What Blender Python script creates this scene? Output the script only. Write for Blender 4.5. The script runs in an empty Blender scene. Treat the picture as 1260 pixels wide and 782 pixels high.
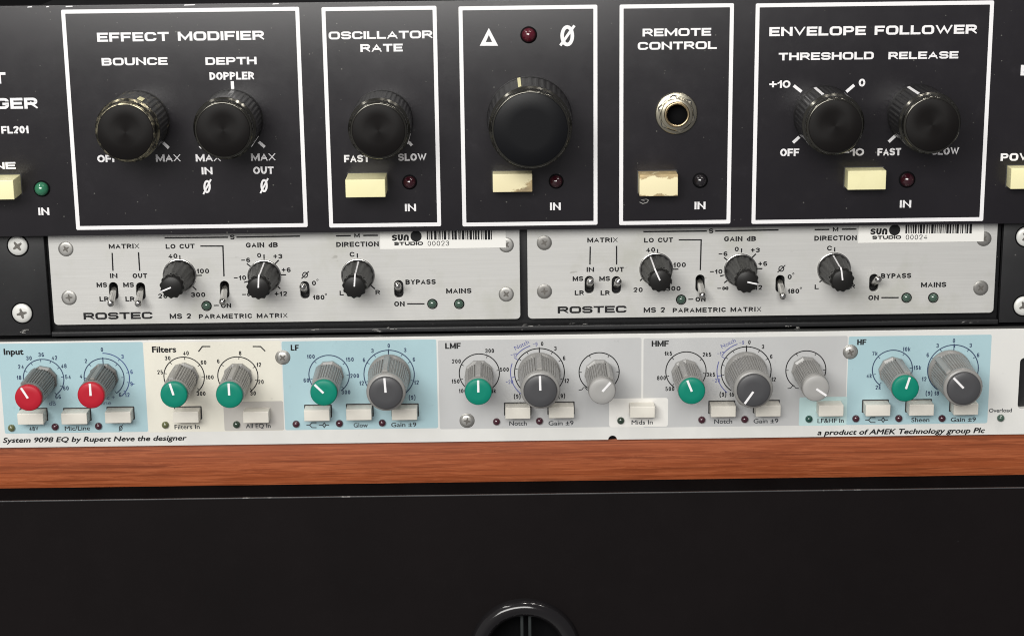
import bpy, bmesh, math, random
from mathutils import Vector, Matrix
random.seed(7)
sc = bpy.context.scene
C = sc.collection
U = 0.01                      # one millimetre in scene units

# ------------------------------------------------------------------ camera
PW, PH, F = 1260.0, 782.0, 2381.0
def unit(v): return Vector(v).normalized()
ydir = unit((-16, 619, -F))                 # direction into the panels
zdir = unit((-112, 9149, F))                # up the panels
zdir = (zdir - ydir * zdir.dot(ydir)).normalized()
xdir = ydir.cross(zdir).normalized()
M = Matrix((xdir, ydir, zdir)).transposed() # world -> camera axes
RT = M.transposed()                         # camera -> world
def ray(px, py): return RT @ Vector((px - PW / 2, PH / 2 - py, -F))
DEPTH = F / 2.67
CAM = -(ray(640, 340) / F) * DEPTH          # millimetres
def P(px, py, Y=0.0):
    r = ray(px, py)
    t = (Y - CAM.y) / r.y
    q = CAM + r * t
    return q.x, q.z
def S(px, py, Y=0.0):                       # pixels per millimetre across
    a = P(px - 5, py, Y); b = P(px + 5, py, Y)
    return 10 / (b[0] - a[0])
def H(k, Y): return -(CAM.y - Y) * (1 - 1 / k)   # height standing out of plane Y for image scale k

cd = bpy.data.cameras.new('Camera')
cd.sensor_fit = 'HORIZONTAL'; cd.sensor_width = 36; cd.lens = F / PW * 36
cd.clip_start = 0.1; cd.clip_end = 400
cam = bpy.data.objects.new('Camera', cd); C.objects.link(cam)
cam.matrix_world = Matrix.Translation(CAM * U) @ RT.to_4x4()
sc.camera = cam

# ------------------------------------------------------------------ world, lamps, exposure
w = bpy.data.worlds.new('World'); sc.world = w; w.use_nodes = True
nt = w.node_tree; bg = nt.nodes['Background']
tc = nt.nodes.new('ShaderNodeTexCoord'); sx = nt.nodes.new('ShaderNodeSeparateXYZ')
nt.links.new(tc.outputs['Generated'], sx.inputs[0])
mr = nt.nodes.new('ShaderNodeMapRange')
mr.inputs['From Min'].default_value = -0.55; mr.inputs['From Max'].default_value = 0.35
mr.inputs['To Min'].default_value = 1.0; mr.inputs['To Max'].default_value = 0.0
nt.links.new(sx.outputs['X'], mr.inputs['Value'])
mx = nt.nodes.new('ShaderNodeMixRGB')
mx.inputs[1].default_value = (0.30, 0.295, 0.31, 1); mx.inputs[2].default_value = (0.62, 0.61, 0.60, 1)
nt.links.new(mr.outputs[0], mx.inputs[0]); nt.links.new(mx.outputs[0], bg.inputs['Color'])
bg.inputs['Strength'].default_value = 0.50
def area(name, loc, aim, sxy, power, col=(1, 1, 1)):
    l = bpy.data.lights.new(name, 'AREA'); l.shape = 'RECTANGLE'; l.size, l.size_y = sxy
    l.energy = power; l.color = col
    o = bpy.data.objects.new(name, l); C.objects.link(o)
    o.location = loc
    o.rotation_euler = (Vector(aim) - Vector(loc)).to_track_quat('-Z', 'Y').to_euler()
    return o
area('window_light', (-4.5, -18.5, 8.6), (0, 0, 0), (15, 7), 4700, (1.0, 0.985, 0.95))
area('ceiling_lamp', (2.6, -2.3, 9.2), (0, 0, 0), (0.35, 0.35), 85, (1.0, 0.96, 0.9))
area('ceiling_lamp', (4.7, -2.7, 8.2), (0, 0, 0), (0.35, 0.35), 85, (1.0, 0.96, 0.9))
area('ceiling_lamp', (0.2, -2.7, 9.6), (0, 0, 0), (0.45, 0.3), 85, (1.0, 0.96, 0.9))
area('ceiling_strip', (-5.0, -2.6, 7.6), (0, 0, 0), (3.2, 0.5), 130, (1.0, 0.98, 0.93))
sc.view_settings.view_transform = 'Standard'; sc.view_settings.look = 'None'
sc.view_settings.exposure = 0.0; sc.view_settings.gamma = 1.0
sc.cycles.use_denoising = True
sc.cycles.max_bounces = 6
sc.cycles.pixel_filter_type = 'BLACKMAN_HARRIS'; sc.cycles.filter_width = 1.05

# ------------------------------------------------------------------ materials
def mat(name, col, rough=0.5, metal=0.0, spec=0.5, coat=0.0, **k):
    m = bpy.data.materials.new(name); m.use_nodes = True
    b = m.node_tree.nodes['Principled BSDF']
    b.inputs['Base Color'].default_value = (*col, 1); b.inputs['Roughness'].default_value = rough
    b.inputs['Metallic'].default_value = metal; b.inputs['Specular IOR Level'].default_value = spec
    b.inputs['Coat Weight'].default_value = coat; b.inputs['Coat Roughness'].default_value = 0.08
    return m
class N:
    """small node helper on a principled material"""
    def __init__(s, m):
        s.m = m; s.t = m.node_tree; s.b = s.t.nodes['Principled BSDF']
        s.tc = s.t.nodes.new('ShaderNodeTexCoord')
    def new(s, kind, **inp):
        n = s.t.nodes.new(kind)
        for k, v in inp.items(): n.inputs[k.replace('_', ' ')].default_value = v
        return n
    def link(s, a, b): s.t.links.new(a, b)
    def coords(s, scale, obj='Object'):
        n = s.t.nodes.new('ShaderNodeMapping'); n.inputs['Scale'].default_value = scale
        s.link(getattr(s, 'world', None) or s.tc.outputs[obj], n.inputs[0]); return n.outputs[0]
    def noise(s, scale, vec, detail=3, rough=0.55, dist=0.0):
        n = s.new('ShaderNodeTexNoise', Scale=scale, Detail=detail, Roughness=rough, Distortion=dist)
        s.link(vec, n.inputs['Vector']); return n.outputs['Fac']
    def ramp(s, fac, stops):
        r = s.t.nodes.new('ShaderNodeValToRGB'); e = r.color_ramp.elements
        while len(e) < len(stops): e.new(0.5)
        for i, (p, c) in enumerate(stops):
            e[i].position = p; e[i].color = (*c, 1) if len(c) == 3 else c
        s.link(fac, r.inputs[0]); return r.outputs[0]
    def mix(s, fac, a, b, mode='MIX'):
        n = s.t.nodes.new('ShaderNodeMixRGB'); n.blend_type = mode
        for i, v in enumerate((fac, a, b)):
            if hasattr(v, 'links'): s.link(v, n.inputs[i])
            else: n.inputs[i].default_value = v if not isinstance(v, tuple) else (*v, 1)
        return n.outputs[0]
    def base(s, c): s.link(c, s.b.inputs['Base Color'])
    def bump(s, h, strength=0.2, dist=0.002):
        n = s.new('ShaderNodeBump', Strength=strength, Distance=dist)
        s.link(h, n.inputs['Height']); s.link(n.outputs[0], s.b.inputs['Normal'])
    def rough(s, fac, lo, hi):
        n = s.new('ShaderNodeMapRange'); n.inputs['To Min'].default_value = lo; n.inputs['To Max'].default_value = hi
        s.link(fac, n.inputs['Value']); s.link(n.outputs[0], s.b.inputs['Roughness'])

def specks(n, scale, r, pick):
    """sparse dust specks: 1 inside a few small voronoi dots"""
    v = n.new('ShaderNodeTexVoronoi', Scale=scale); n.link(n.coords((1, 1, 1)), v.inputs['Vector'])
    a = n.t.nodes.new('ShaderNodeMath'); a.operation = 'LESS_THAN'; a.inputs[1].default_value = r
    n.link(v.outputs['Distance'], a.inputs[0])
    sp = n.t.nodes.new('ShaderNodeSeparateColor'); n.link(v.outputs['Color'], sp.inputs[0])
    c = n.t.nodes.new('ShaderNodeMath'); c.operation = 'LESS_THAN'; c.inputs[1].default_value = pick
    n.link(sp.outputs[0], c.inputs[0])
    m_ = n.t.nodes.new('ShaderNodeMath'); m_.operation = 'MULTIPLY'
    n.link(a.outputs[0], m_.inputs[0]); n.link(c.outputs[0], m_.inputs[1])
    return m_.outputs[0]

def black_paint(name, col, rough, dust=(0.11, 0.105, 0.1), amount=0.45):
    m = mat(name, col, rough); n = N(m)
    big = n.noise(1.6, n.coords((1, 1, 1)), 4)
    c = n.mix(n.ramp(big, [(0.35, (0, 0, 0)), (0.75, (1, 1, 1))]), col, tuple(x * 1.35 for x in col))
    sm = n.noise(9, n.coords((1, 1, 1)), 5, .7)
    smear = n.ramp(sm, [(0.60, (0, 0, 0)), (0.78, (0.3, 0.3, 0.3))])
    c = n.mix(smear, c, tuple(x * 2.2 for x in col))
    s1 = specks(n, 15, 0.05, amount); s2 = specks(n, 34, 0.085, amount * .5)
    c = n.mix(s1, c, dust); c = n.mix(s2, c, tuple(x * .7 for x in dust))
    n.base(c)
    n.bump(n.noise(160, n.coords((1, 1, 1)), 2), 0.12, 0.001)
    n.rough(sm, rough - .06, rough + .1)
    return m

PANEL = black_paint('black_panel_paint', (0.0108, 0.0095, 0.0118), 0.31, dust=(.10, .098, .09), amount=.4)
FRAMEB = black_paint('black_frame_paint', (0.012, 0.012, 0.013), 0.4, amount=.35)
CABB = black_paint('black_cabinet_paint', (0.0048, 0.0034, 0.0036), 0.5, dust=(.03, .03, .03), amount=.02)
CABB.node_tree.nodes['Principled BSDF'].inputs['Specular IOR Level'].default_value = 0.13
WHITE = mat('white_ink', (0.80, 0.79, 0.80), 0.5)
BLACKINK = mat('black_ink', (0.010, 0.010, 0.011), 0.6, 0, .3)
GREYINK = mat('dark_grey_ink', (0.03, 0.034, 0.04), 0.5)
BLUEINK = mat('blue_ink', (0.10, 0.11, 0.30), 0.5)
NAVYINK = mat('navy_ink', (0.035, 0.06, 0.12), 0.5)
DARK = mat('dark_void', (0.003, 0.003, 0.0035), 0.8, 0, 0.08)
KNOBB = mat('black_knob_plastic', (0.016, 0.0155, 0.016), 0.30); n = N(KNOBB)
n.base(n.mix(n.ramp(n.noise(22, n.coords((1, 1, 1)), 4, .7), [(.55, (0, 0, 0)), (.8, (.5, .5, .5))]), (0.014, .0135, .014), (0.07, .066, .055)))
CAPB = mat('spun_black_cap', (0.0075, 0.0066, 0.0064), 0.5, 0.0, 0.13)
CAPB.node_tree.nodes['Principled BSDF'].inputs['Anisotropic'].default_value = 0.6
tg = CAPB.node_tree.nodes.new('ShaderNodeTangent'); tg.direction_type = 'RADIAL'; tg.axis = 'Y'
CAPB.node_tree.links.new(tg.outputs[0], CAPB.node_tree.nodes['Principled BSDF'].inputs['Tangent'])
CAPBIG = mat('big_black_cap', (0.0035, 0.0037, 0.0048), 0.42, 0, 0.2)
RIM = mat('black_chamfer', (0.085, 0.082, 0.072), 0.17, 0.9)
WORN = mat('worn_brassy_rim', (0.5, .46, .33), 0.3, 0.9); n = N(WORN)
n.base(n.mix(n.ramp(n.noise(26, n.coords((1, 1, 1)), 4, .7), [(.46, (0, 0, 0)), (.60, (.55, .55, .55))]), (0.05, .047, .04), (.62, .56, .38)))
RKNOB = mat('soft_black_knob', (0.010, 0.0096, 0.0092), 0.42, 0, 0.32)
CREAM = mat('cream_button', (0.80, 0.73, 0.45), 0.42); n = N(CREAM)
n.base(n.mix(n.noise(5, n.coords((1, 1, 1)), 3), (0.82, 0.765, 0.43), (0.86, 0.81, 0.50)))
def stained(name, lo, hi):
    m = mat(name, (0.8, 0.72, 0.45), 0.45); n = N(m)
    s_ = n.new('ShaderNodeSeparateXYZ'); n.link(n.tc.outputs['Generated'], s_.inputs[0])
    nz = n.noise(9, n.coords((1, 1, 1.6)), 6, .75)
    z = n.new('ShaderNodeMath'); z.operation = 'SUBTRACT'; z.inputs[1].default_value = 0.5; n.link(s_.outputs['Z'], z.inputs[0])
    ab = n.new('ShaderNodeMath'); ab.operation = 'ABSOLUTE'; n.link(z.outputs[0], ab.inputs[0])
    src = ab.outputs[0]
    if hi == 'corner':
        x1 = n.new('ShaderNodeMath'); x1.operation = 'SUBTRACT'; n.link(s_.outputs['X'], x1.inputs[0]); n.link(s_.outputs['Z'], x1.inputs[1])
        x2 = n.new('ShaderNodeMath'); x2.operation = 'MULTIPLY'; x2.inputs[1].default_value = 0.6; n.link(x1.outputs[0], x2.inputs[0]); src = x2.outputs[0]
    ad = n.new('ShaderNodeMath'); ad.operation = 'ADD'; n.link(src, ad.inputs[0]); n.link(nz, ad.inputs[1])
    fac = n.ramp(ad.outputs[0], [(lo, (0, 0, 0)), (lo + .045, (.75, .75, .75))])
    col = n.ramp(n.noise(16, n.coords((1, 1, 1)), 4), [(.3, (.10, .045, .012)), (.7, (.45, .30, .12))])
    n.base(n.mix(fac, (0.80, 0.72, 0.46), col)); return m
STAINC = stained('stained_corner_button', 0.74, 'corner'); STAINE = stained('stained_edge_button', 0.875, 'edge')
IVORY = mat('ivory_button', (0.70, 0.67, 0.60), 0.4); n = N(IVORY)
n.base(n.mix(n.noise(7, n.coords((1, 1, 1)), 4), (0.66, 0.63, 0.56), (0.75, 0.72, 0.65)))
BEZEL = mat('button_hole', (0.03, 0.03, 0.032), 0.6)
STEEL = mat('polished_steel', (0.62, 0.61, 0.59), 0.22, 1.0)
SCREWM = mat('zinc_screw', (0.62, 0.61, 0.58), 0.38, 0.85); n = N(SCREWM)
n.base(n.mix(n.noise(30, n.coords((1, 1, 1)), 3), (0.45, 0.44, 0.42), (0.75, 0.74, 0.70)))
SCREWD = mat('dull_screw', (0.36, 0.35, 0.33), 0.42, 0.8)
SCREWW = mat('pale_rack_screw', (0.70, 0.70, 0.67), 0.45, 0.15)
RECESS = mat('screw_recess', (0.17, 0.16, 0.145), 0.5, 0.5)
BRASS = mat('nickel_jack', (0.60, 0.56, 0.44), 0.27, 1.0)
BRASSD = mat('worn_brass', (0.42, 0.33, 0.20), 0.32, 1.0)
def led(name, col): return mat(name, col, 0.16, 0, .6, .6)
LRED = led('red_lamp', (0.075, 0.004, 0.012)); LRED2 = led('dim_red_lamp', (0.03, 0.004, 0.008)); LBLK = led('unlit_dark_lamp', (0.012, 0.010, 0.012))
LGRN = led('green_lamp', (0.03, 0.17, 0.09)); LGRY = led('grey_green_lamp', (0.055, 0.10, 0.075)); LOLV = led('olive_lamp', (0.11, 0.12, 0.05))
LDGR = led('dark_green_lamp', (0.025, 0.045, 0.03)); LMAR = led('maroon_lamp', (0.055, 0.012, 0.022)); LTEAL = led('teal_lamp', (0.012, 0.06, 0.045))

ALU = mat('brushed_aluminium', (0.6, 0.59, 0.56), 0.5, 0.35); n = N(ALU); n.world = n.t.nodes.new('ShaderNodeNewGeometry').outputs['Position']
st = n.noise(6, n.coords((0.35, 1, 26)), 6, .7); fine = n.noise(14, n.coords((.5, 1, 40)), 4, .7)
c = n.ramp(st, [(.25, (.57, .565, .545)), (.75, (.665, .66, .64))])
c = n.mix(n.ramp(fine, [(.55, (0, 0, 0)), (.8, (.35, .35, .35))]), c, (.48, .475, .45))
blot = n.noise(3.2, n.coords((1, 1, 1)), 5, .65)
c = n.mix(n.ramp(blot, [(.52, (0, 0, 0)), (.70, (.55, .55, .55))]), c, (.50, .50, .44))
mk = n.noise(11, n.coords((.6, 1, 1.5)), 4, .6)
c = n.mix(n.ramp(mk, [(.685, (0, 0, 0)), (.72, (.55, .55, .55))]), c, (.34, .335, .30))
n.base(c); n.rough(fine, .40, .6); n.bump(fine, .06, .001)

def eqpaint(name, col):
    m = mat(name, col, 0.42); n = N(m)
    a = n.noise(2.2, n.coords((1, 1, 1)), 4); b = n.noise(24, n.coords((1, 1, 1)), 3)
    c = n.mix(n.ramp(a, [(.3, (0, 0, 0)), (.7, (1, 1, 1))]), tuple(x * .965 for x in col), tuple(min(.9, x * 1.03) for x in col))
    c = n.mix(n.ramp(b, [(.70, (0, 0, 0)), (.78, (.5, .5, .5))]), c, tuple(x * .78 for x in col))
    n.base(c); n.bump(n.noise(120, n.coords((1, 1, 1)), 2), .06, .001); return m
EQP = eqpaint('off_white_paint', (0.70, 0.695, 0.67)); EQBLUE = eqpaint('pale_blue_zone', (0.385, 0.55, 0.595))
EQGREY = eqpaint('light_grey_zone', (0.50, 0.503, 0.503)); EQCREAM = eqpaint('cream_zone', (0.74, 0.715, 0.625)); EQGREY2 = eqpaint('warm_grey_zone', (0.49, 0.47, 0.44))
EQAQUA = eqpaint('aqua_zone', (0.50, 0.67, 0.67)); EQWHITE = eqpaint('white_zone', (0.78, 0.765, 0.73))
KGREY = mat('ribbed_grey_plastic', (0.25, 0.245, 0.235), 0.28); KSHADE = mat('ribbed_grey_plastic_shaded', (0.15, 0.145, 0.136), 0.30)  # second grey is a darker copy: shade on the Input knobs put into colour
CRED = mat('red_cap', (0.42, 0.012, 0.026), 0.42, 0, .3); CGRN = mat('green_cap', (0.002, 0.20, 0.135), 0.42, 0, .3)
CDRK = mat('charcoal_cap', (0.058, 0.058, 0.062), 0.42); CLGT = mat('pale_grey_cap', (0.33, 0.325, 0.315), 0.42)
PAPER = mat('white_sticker_paper', (0.86, 0.85, 0.81), 0.45)

WOOD = mat('orange_wood_laminate', (.4, .1, .03), 0.42); n = N(WOOD)
g1 = n.noise(3.0, n.coords((.2, 1, 9)), 6, .65); g2 = n.noise(11, n.coords((.30, 1, 7)), 5, .75, .8); g3 = n.noise(11, n.coords((.14, 1, 7)), 4, .7, .9)
c = n.ramp(g1, [(.34, (.19, .040, .0105)), (.50, (.305, .072, .0225)), (.66, (.355, .092, .032))])
c = n.mix(n.ramp(g2, [(.48, (0, 0, 0)), (.58, (.55, .55, .55))]), c, (.45, .130, .050))
c = n.mix(n.ramp(g3, [(.50, (0, 0, 0)), (.62, (.7, .7, .7))]), c, (.165, .034, .009))
n.base(c); n.bump(g3, .08, .001)
GLOSS = mat('glossy_black_plastic', (0.010, 0.009, 0.010), 0.13)
ROD = mat('grey_rod', (0.035, 0.04, 0.04), 0.35, .3)

# ------------------------------------------------------------------ mesh helpers (millimetres, local)
class MB:
    def __init__(s): s.v = []; s.f = []; s.sm = []
    def add(s, vs, fs, smooth=False):
        o = len(s.v); s.v += [tuple(x) for x in vs]; s.f += [tuple(i + o for i in f) for f in fs]; s.sm += [smooth] * len(fs)
    def box(s, x0, x1, y0, y1, z0, z1, bev=0, seg=2, taper=0):
        bm = bmesh.new(); bmesh.ops.create_cube(bm, size=1)
        for v in bm.verts:
            f = 1 if v.co.y > 0 else 1 - taper
            v.co = Vector(((x0 + x1) / 2 + v.co.x * (x1 - x0) * f, y0 + (v.co.y + .5) * (y1 - y0), (z0 + z1) / 2 + v.co.z * (z1 - z0) * f))
        if bev: bmesh.ops.bevel(bm, geom=bm.edges[:], offset=bev, segments=seg, affect='EDGES', profile=.6)
        bm.verts.index_update()
        s.add([v.co[:] for v in bm.verts], [[v.index for v in f.verts] for f in bm.faces], bool(bev)); bm.free()
    def lathe(s, prof, n=48, c=(0, 0), rad=None, smooth=True, cap=True, phase=0.0):
        """profile of (radius, height towards the viewer); axis along -Y"""
        vs = []; fs = []
        for j, (r, h) in enumerate(prof):
            for i in range(n):
                a = 2 * math.pi * i / n + phase
                rr = r + (rad(j, i, a) if rad else 0)
                vs.append((c[0] + rr * math.sin(a), -h, c[1] + rr * math.cos(a)))
        for j in range(len(prof) - 1):
            for i in range(n):
                k = (i + 1) % n
                fs.append((j * n + i, j * n + k, (j + 1) * n + k, (j + 1) * n + i))
        s.add(vs, fs, smooth)
        if cap:
            s.add(vs[-n:], [tuple(range(n))], False)
    def flat(s, pts, y):
        s.add([(x, y, z) for x, z in pts], [tuple(range(len(pts)))])
    def prism(s, pts, y0, y1):
        n = len(pts)
        s.add([(x, y0, z) for x, z in pts] + [(x, y1, z) for x, z in pts],
              [tuple(range(n)), tuple(range(2 * n - 1, n - 1, -1))] + [(i, i + n, (i + 1) % n + n, (i + 1) % n) for i in range(n)])
    def ribbon(s, pts, tv, th, y, closed=False, clamp=None, caps=False):
        """flat stroke along pts; tv/th = thickness of upright / level strokes"""
        p = [Vector(q) for q in pts]; n = len(p)
        if n < 2: return
        if caps and not closed:
            for e, q in ((0, 1), (-1, -2)):
                d = (p[e] - p[q]).normalized(); p[e] = p[e] + d * (abs(d.x) * tv + abs(d.y) * th) * .5
        L = []; R = []
        for i in range(n):
            a = p[i] - p[i - 1] if (i or closed) else None
            b = p[(i + 1) % n] - p[i] if (i < n - 1 or closed) else None
            a = a.normalized() if a is not None and a.length > 1e-9 else None
            b = b.normalized() if b is not None and b.length > 1e-9 else None
            if a is None: a = b
            if b is None: b = a
            na = Vector((-a.y, a.x)); nb = Vector((-b.y, b.x))
            m = na + nb
            if m.length < 1e-6: m = na
            m.normalize(); k = min(1 / max(m.dot(na), .3), 1.9)
            off = Vector((m.x * tv, m.y * th)) * k * .5
            L.append(p[i] + off); R.append(p[i] - off)
        if clamp:
            for q in L + R: q.x = min(max(q.x, clamp[0]), clamp[1]); q.y = min(max(q.y, clamp[2]), clamp[3])
        vs = [(q.x, y, q.y) for q in L] + [(q.x, y, q.y) for q in R]
        fs = [(i, (i + 1) % n, (i + 1) % n + n, i + n) for i in range(n if closed else n - 1)]
        s.add(vs, fs)
    def build(s, name, m, parent=None, loc=(0, 0, 0), label=None):
        me = bpy.data.meshes.new(name)
        me.from_pydata([(x * U, y * U, z * U) for x, y, z in s.v], [], s.f)
        me.polygons.foreach_set('use_smooth', s.sm)
        bm = bmesh.new(); bm.from_mesh(me); bmesh.ops.recalc_face_normals(bm, faces=bm.faces[:]) if name not in FLATS else None
        bm.to_mesh(me); bm.free()
        me.materials.append(m); me.update()
        return link(name, me, parent, loc, label)
FLATS = ('lettering', 'printed_mark', 'dial_scale', 'section_outline', 'printed_zone', 'pointer_line')
def link(name, me, parent=None, loc=(0, 0, 0), label=None):
    o = bpy.data.objects.new(name, me); C.objects.link(o)
    o.location = [q * U for q in loc]; o.parent = parent
    if label: o['label'] = label
    return o
def copy_part(o, parent, loc, roty=None):
    c = o.copy(); C.objects.link(c); c.parent = parent; c.location = [q * U for q in loc]
    if roty is not None: c.rotation_euler = (0, math.radians(roty), 0)
    for ch in o.children:
        d = ch.copy(); C.objects.link(d); d.parent = c
    return c
def copy_tree(o, parent=None):
    c = o.copy(); C.objects.link(c); c.parent = parent
    for ch in list(o.children): copy_tree(ch, c)
    return c
def thing(name, label, cat, loc=(0, 0, 0), group=None):
    o = bpy.data.objects.new(name, None); C.objects.link(o); o.location = [q * U for q in loc]
    o.empty_display_size = .2; o['label'] = label; o['category'] = cat
    if group: o['group'] = group
    return o
def stadium(cx, cz, wd, ht, n=8):
    r = wd / 2; pts = []
    for s_, a0 in ((1, 0), (-1, math.pi)):
        for i in range(n + 1):
            a = a0 + math.pi * i / n
            pts.append((cx + r * math.cos(a), cz + s_ * (ht / 2 - r) + r * math.sin(a)))
    return pts
def rrect(x0, x1, z0, z1, rs, n=5):
    """rounded rectangle; rs = radii for bottom-left, bottom-right, top-right, top-left"""
    pts = []
    for (cx, cz, a0), r in zip(((x0, z0, 180), (x1, z0, 270), (x1, z1, 0), (x0, z1, 90)), rs):
        mx_, mz_ = (cx + r if cx == x0 else cx - r), (cz + r if cz == z0 else cz - r)
        if r <= 0: pts.append((cx, cz)); continue
        for i in range(n + 1):
            a = math.radians(a0 + 90 * i / n); pts.append((mx_ + r * math.cos(a), mz_ + r * math.sin(a)))
    return pts

# ------------------------------------------------------------------ stroke alphabet
G = {
 'A': (1.05, '0,0 .5,1 1,0|.17,.3 .83,.3'), 'B': (1, '0,0 0,1|0,1 .96,1r .96,.53r 0,.53|0,.53 1,.53r 1,0r 0,0'),
 'C': (1, '1,.7 1,1r 0,1r 0,0r 1,0r 1,.3'), 'D': (1, '0,0 0,1|0,1 1,1r 1,0r 0,0'), 'E': (.92, '0,0 0,1|0,1 1,1|0,0 1,0|0,.5 .9,.5'),
 'F': (.88, '0,0 0,1|0,1 1,1|0,.47 .86,.47'), 'G': (1.03, '1,.74 1,1r 0,1r 0,0r 1,0r 1,.44 .55,.44'), 'H': (1, '0,0 0,1|1,0 1,1|0,.52 1,.52'),
 'I': (0, '.5,0 .5,1'), 'L': (.86, '0,0 0,1|0,0 1,0'), 'M': (1.22, '0,0 0,1|1,0 1,1|.04,.98 .5,.12 .96,.98'), 'N': (1, '0,0 0,1|1,0 1,1|.04,.97 .96,.03'),
 'O': (1.08, '.5,1 1,1r 1,0r 0,0r 0,1r .5,1'), 'P': (.95, '0,0 0,1|0,1 1,1r 1,.42r 0,.42'), 'R': (1, '0,0 0,1|0,1 .97,1r .97,.45r 0,.45|.55,.45 1,0'),
 'S': (.97, '1,.75 1,1r 0,1r 0,.52r 1,.52r 1,0r 0,0r 0,.25'), 'T': (.95, '0,1 1,1|.5,1 .5,0'), 'U': (1, '0,1 0,0r 1,0r 1,1'),
 'V': (1.02, '0,1 .5,0 1,1'), 'W': (1.5, '0,1 .26,0 .5,.9 .74,0 1,1'), 'X': (1, '0,0 1,1|0,1 1,0'), 'Y': (1, '0,1 .5,.48 1,1|.5,.48 .5,0'),
 'd': (.82, '1,0 1,1|1,.66 0,.66r 0,0r 1,0'), 'k': (.8, '0,0 0,1|1,.68 .05,.28|.35,.42 1,0'), 'u': (.9, '0,.8 0,0r 1,0r 1,.8'), 'n': (.9, '0,0 0,.8r 1,.8r 1,0'),
 's': (.9, '1,.6 1,.8r 0,.8r 0,.42r 1,.42r 1,0r 0,0r 0,.2'),
 '0': (.86, '.5,1 1,1r 1,0r 0,0r 0,1r .5,1'), '1': (.5, '1,0 1,1|0,.70 1,.95'), '2': (.86, '0,.72 0,1r 1,1r 1,.55r 0,0 1,0'),
 '3': (.86, '0,.76 0,1r 1,1r 1,.53r .35,.53|.35,.53 1,.53r 1,0r 0,0r 0,.24'), '4': (.9, '.72,0 .72,1 0,.28 1,.28'),
 '5': (.86, '.92,1 .1,1 .04,.5 .3,.62 1,.62r 1,0r 0,0r 0,.22'), '6': (.86, '.95,.80 .95,1r 0,1r 0,0r .5,0|.5,0 1,0r 1,.58r .1,.58'),
 '7': (.82, '0,1 1,1 .35,0'), '8': (.86, '.5,1 .95,1r .95,.53r .5,.53|.5,1 .05,1r .05,.53r .5,.53|.5,.53 1,.53r 1,0r .5,0|.5,.53 0,.53r 0,0r .5,0'),
 '9': (.86, '.05,.20 .05,0r 1,0r 1,1r .5,1|.5,1 0,1r 0,.42r .9,.42'), '+': (.8, '.5,.12 .5,.88|0,.5 1,.5'), '-': (.55, '0,.48 1,.48'), '\u2212': (.8, '0,.48 1,.48'),
 '\u00b1': (.8, '.5,.3 .5,1|0,.64 1,.64|0,.04 1,.04'), '(': (.5, '1,1.15 .1,.8 .1,.1 1,-.2'), ')': (.5, '0,1.15 .9,.8 .9,.1 0,-.2'), '/': (.45, '0,-.1 1,1.1'),
 '\u221e': (1.3, '.5,.45 .75,.8r 1,.8r 1,.1r .75,.1r .25,.8r 0,.8r 0,.1r .25,.1r .5,.45'), ' ': (.55, ''), '\u00b0': (.3, '.5,1.05 1,1.05r 1,.75r 0,.75r 0,1.05r .5,1.05'),
 '\u00d8': (.8, '.5,1 1,1r 1,0r 0,0r 0,1r .5,1|-.25,-.12 1.25,1.12'),
}
def rounded(pts, R):
    out = []
    for i, (x, y, r) in enumerate(pts):
        if not r or i in (0, len(pts) - 1): out.append((x, y)); continue
        c = Vector((x, y)); a = Vector(pts[i - 1][:2]) - c; b = Vector(pts[i + 1][:2]) - c
        la, lb = a.length, b.length
        da = min(R, la * (.5 if pts[i - 1][2] else .98)); db = min(R, lb * (.5 if pts[i + 1][2] else .98))
        a.normalize(); b.normalize()
        for k in range(6):
            t = math.pi / 2 * k / 5
            q = c + a * da * (1 - math.sin(t)) + b * db * (1 - math.cos(t)); out.append((q.x, q.y))
    return out
def strokes(mb, s, x0, z0, h, width=None, wr=.8, gap=.22, tv=.2, th=.17, R=.25, y=0, italic=0, center=None):
    """write s with its foot at z0 and cap height h; width fixes the whole length, else letters are wr*h wide"""
    ws = [G[c][0] for c in s]; iw = tv
    if width: wr = (width / h - sum(iw if w_ == 0 else 0 for w_ in ws) - gap * (len(s) - 1)) / max(sum(ws), .01)
    total = (sum((w_ * wr if w_ else iw) for w_ in ws) + gap * (len(s) - 1)) * h
    x = x0 if center is None else center - total / 2
    k = 0
    for c, w_ in zip(s, ws):
        gw = (w_ * wr if w_ else iw)
        for st_ in G[c][1].split('|'):
            if not st_: continue
            pts = []
            for q in st_.split():
                r = q.endswith('r'); a, b = q.rstrip('r').split(',')
                a, b = float(a), float(b)
                pts.append(((tv / 2 + a * (gw - tv)) , th / 2 + b * (1 - th), r))
            pts = rounded(pts, R)
            ring = len(pts) > 3 and abs(pts[0][0] - pts[-1][0]) + abs(pts[0][1] - pts[-1][1]) < 1e-6
            if ring: pts = pts[:-1]
            cl = (x - .001, x + gw * h + .001 + italic * h, z0, z0 + h) if c.isalnum() and c not in '\u00d8' else None
            mb.ribbon([(x + px * h + italic * pz * h, z0 + pz * h) for px, pz in pts], tv * h, th * h, y - .012 * (k % 4), ring, cl, c not in 'SCGs235690'); k += 1
        x += (gw + gap) * h
_cap = {}
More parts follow.
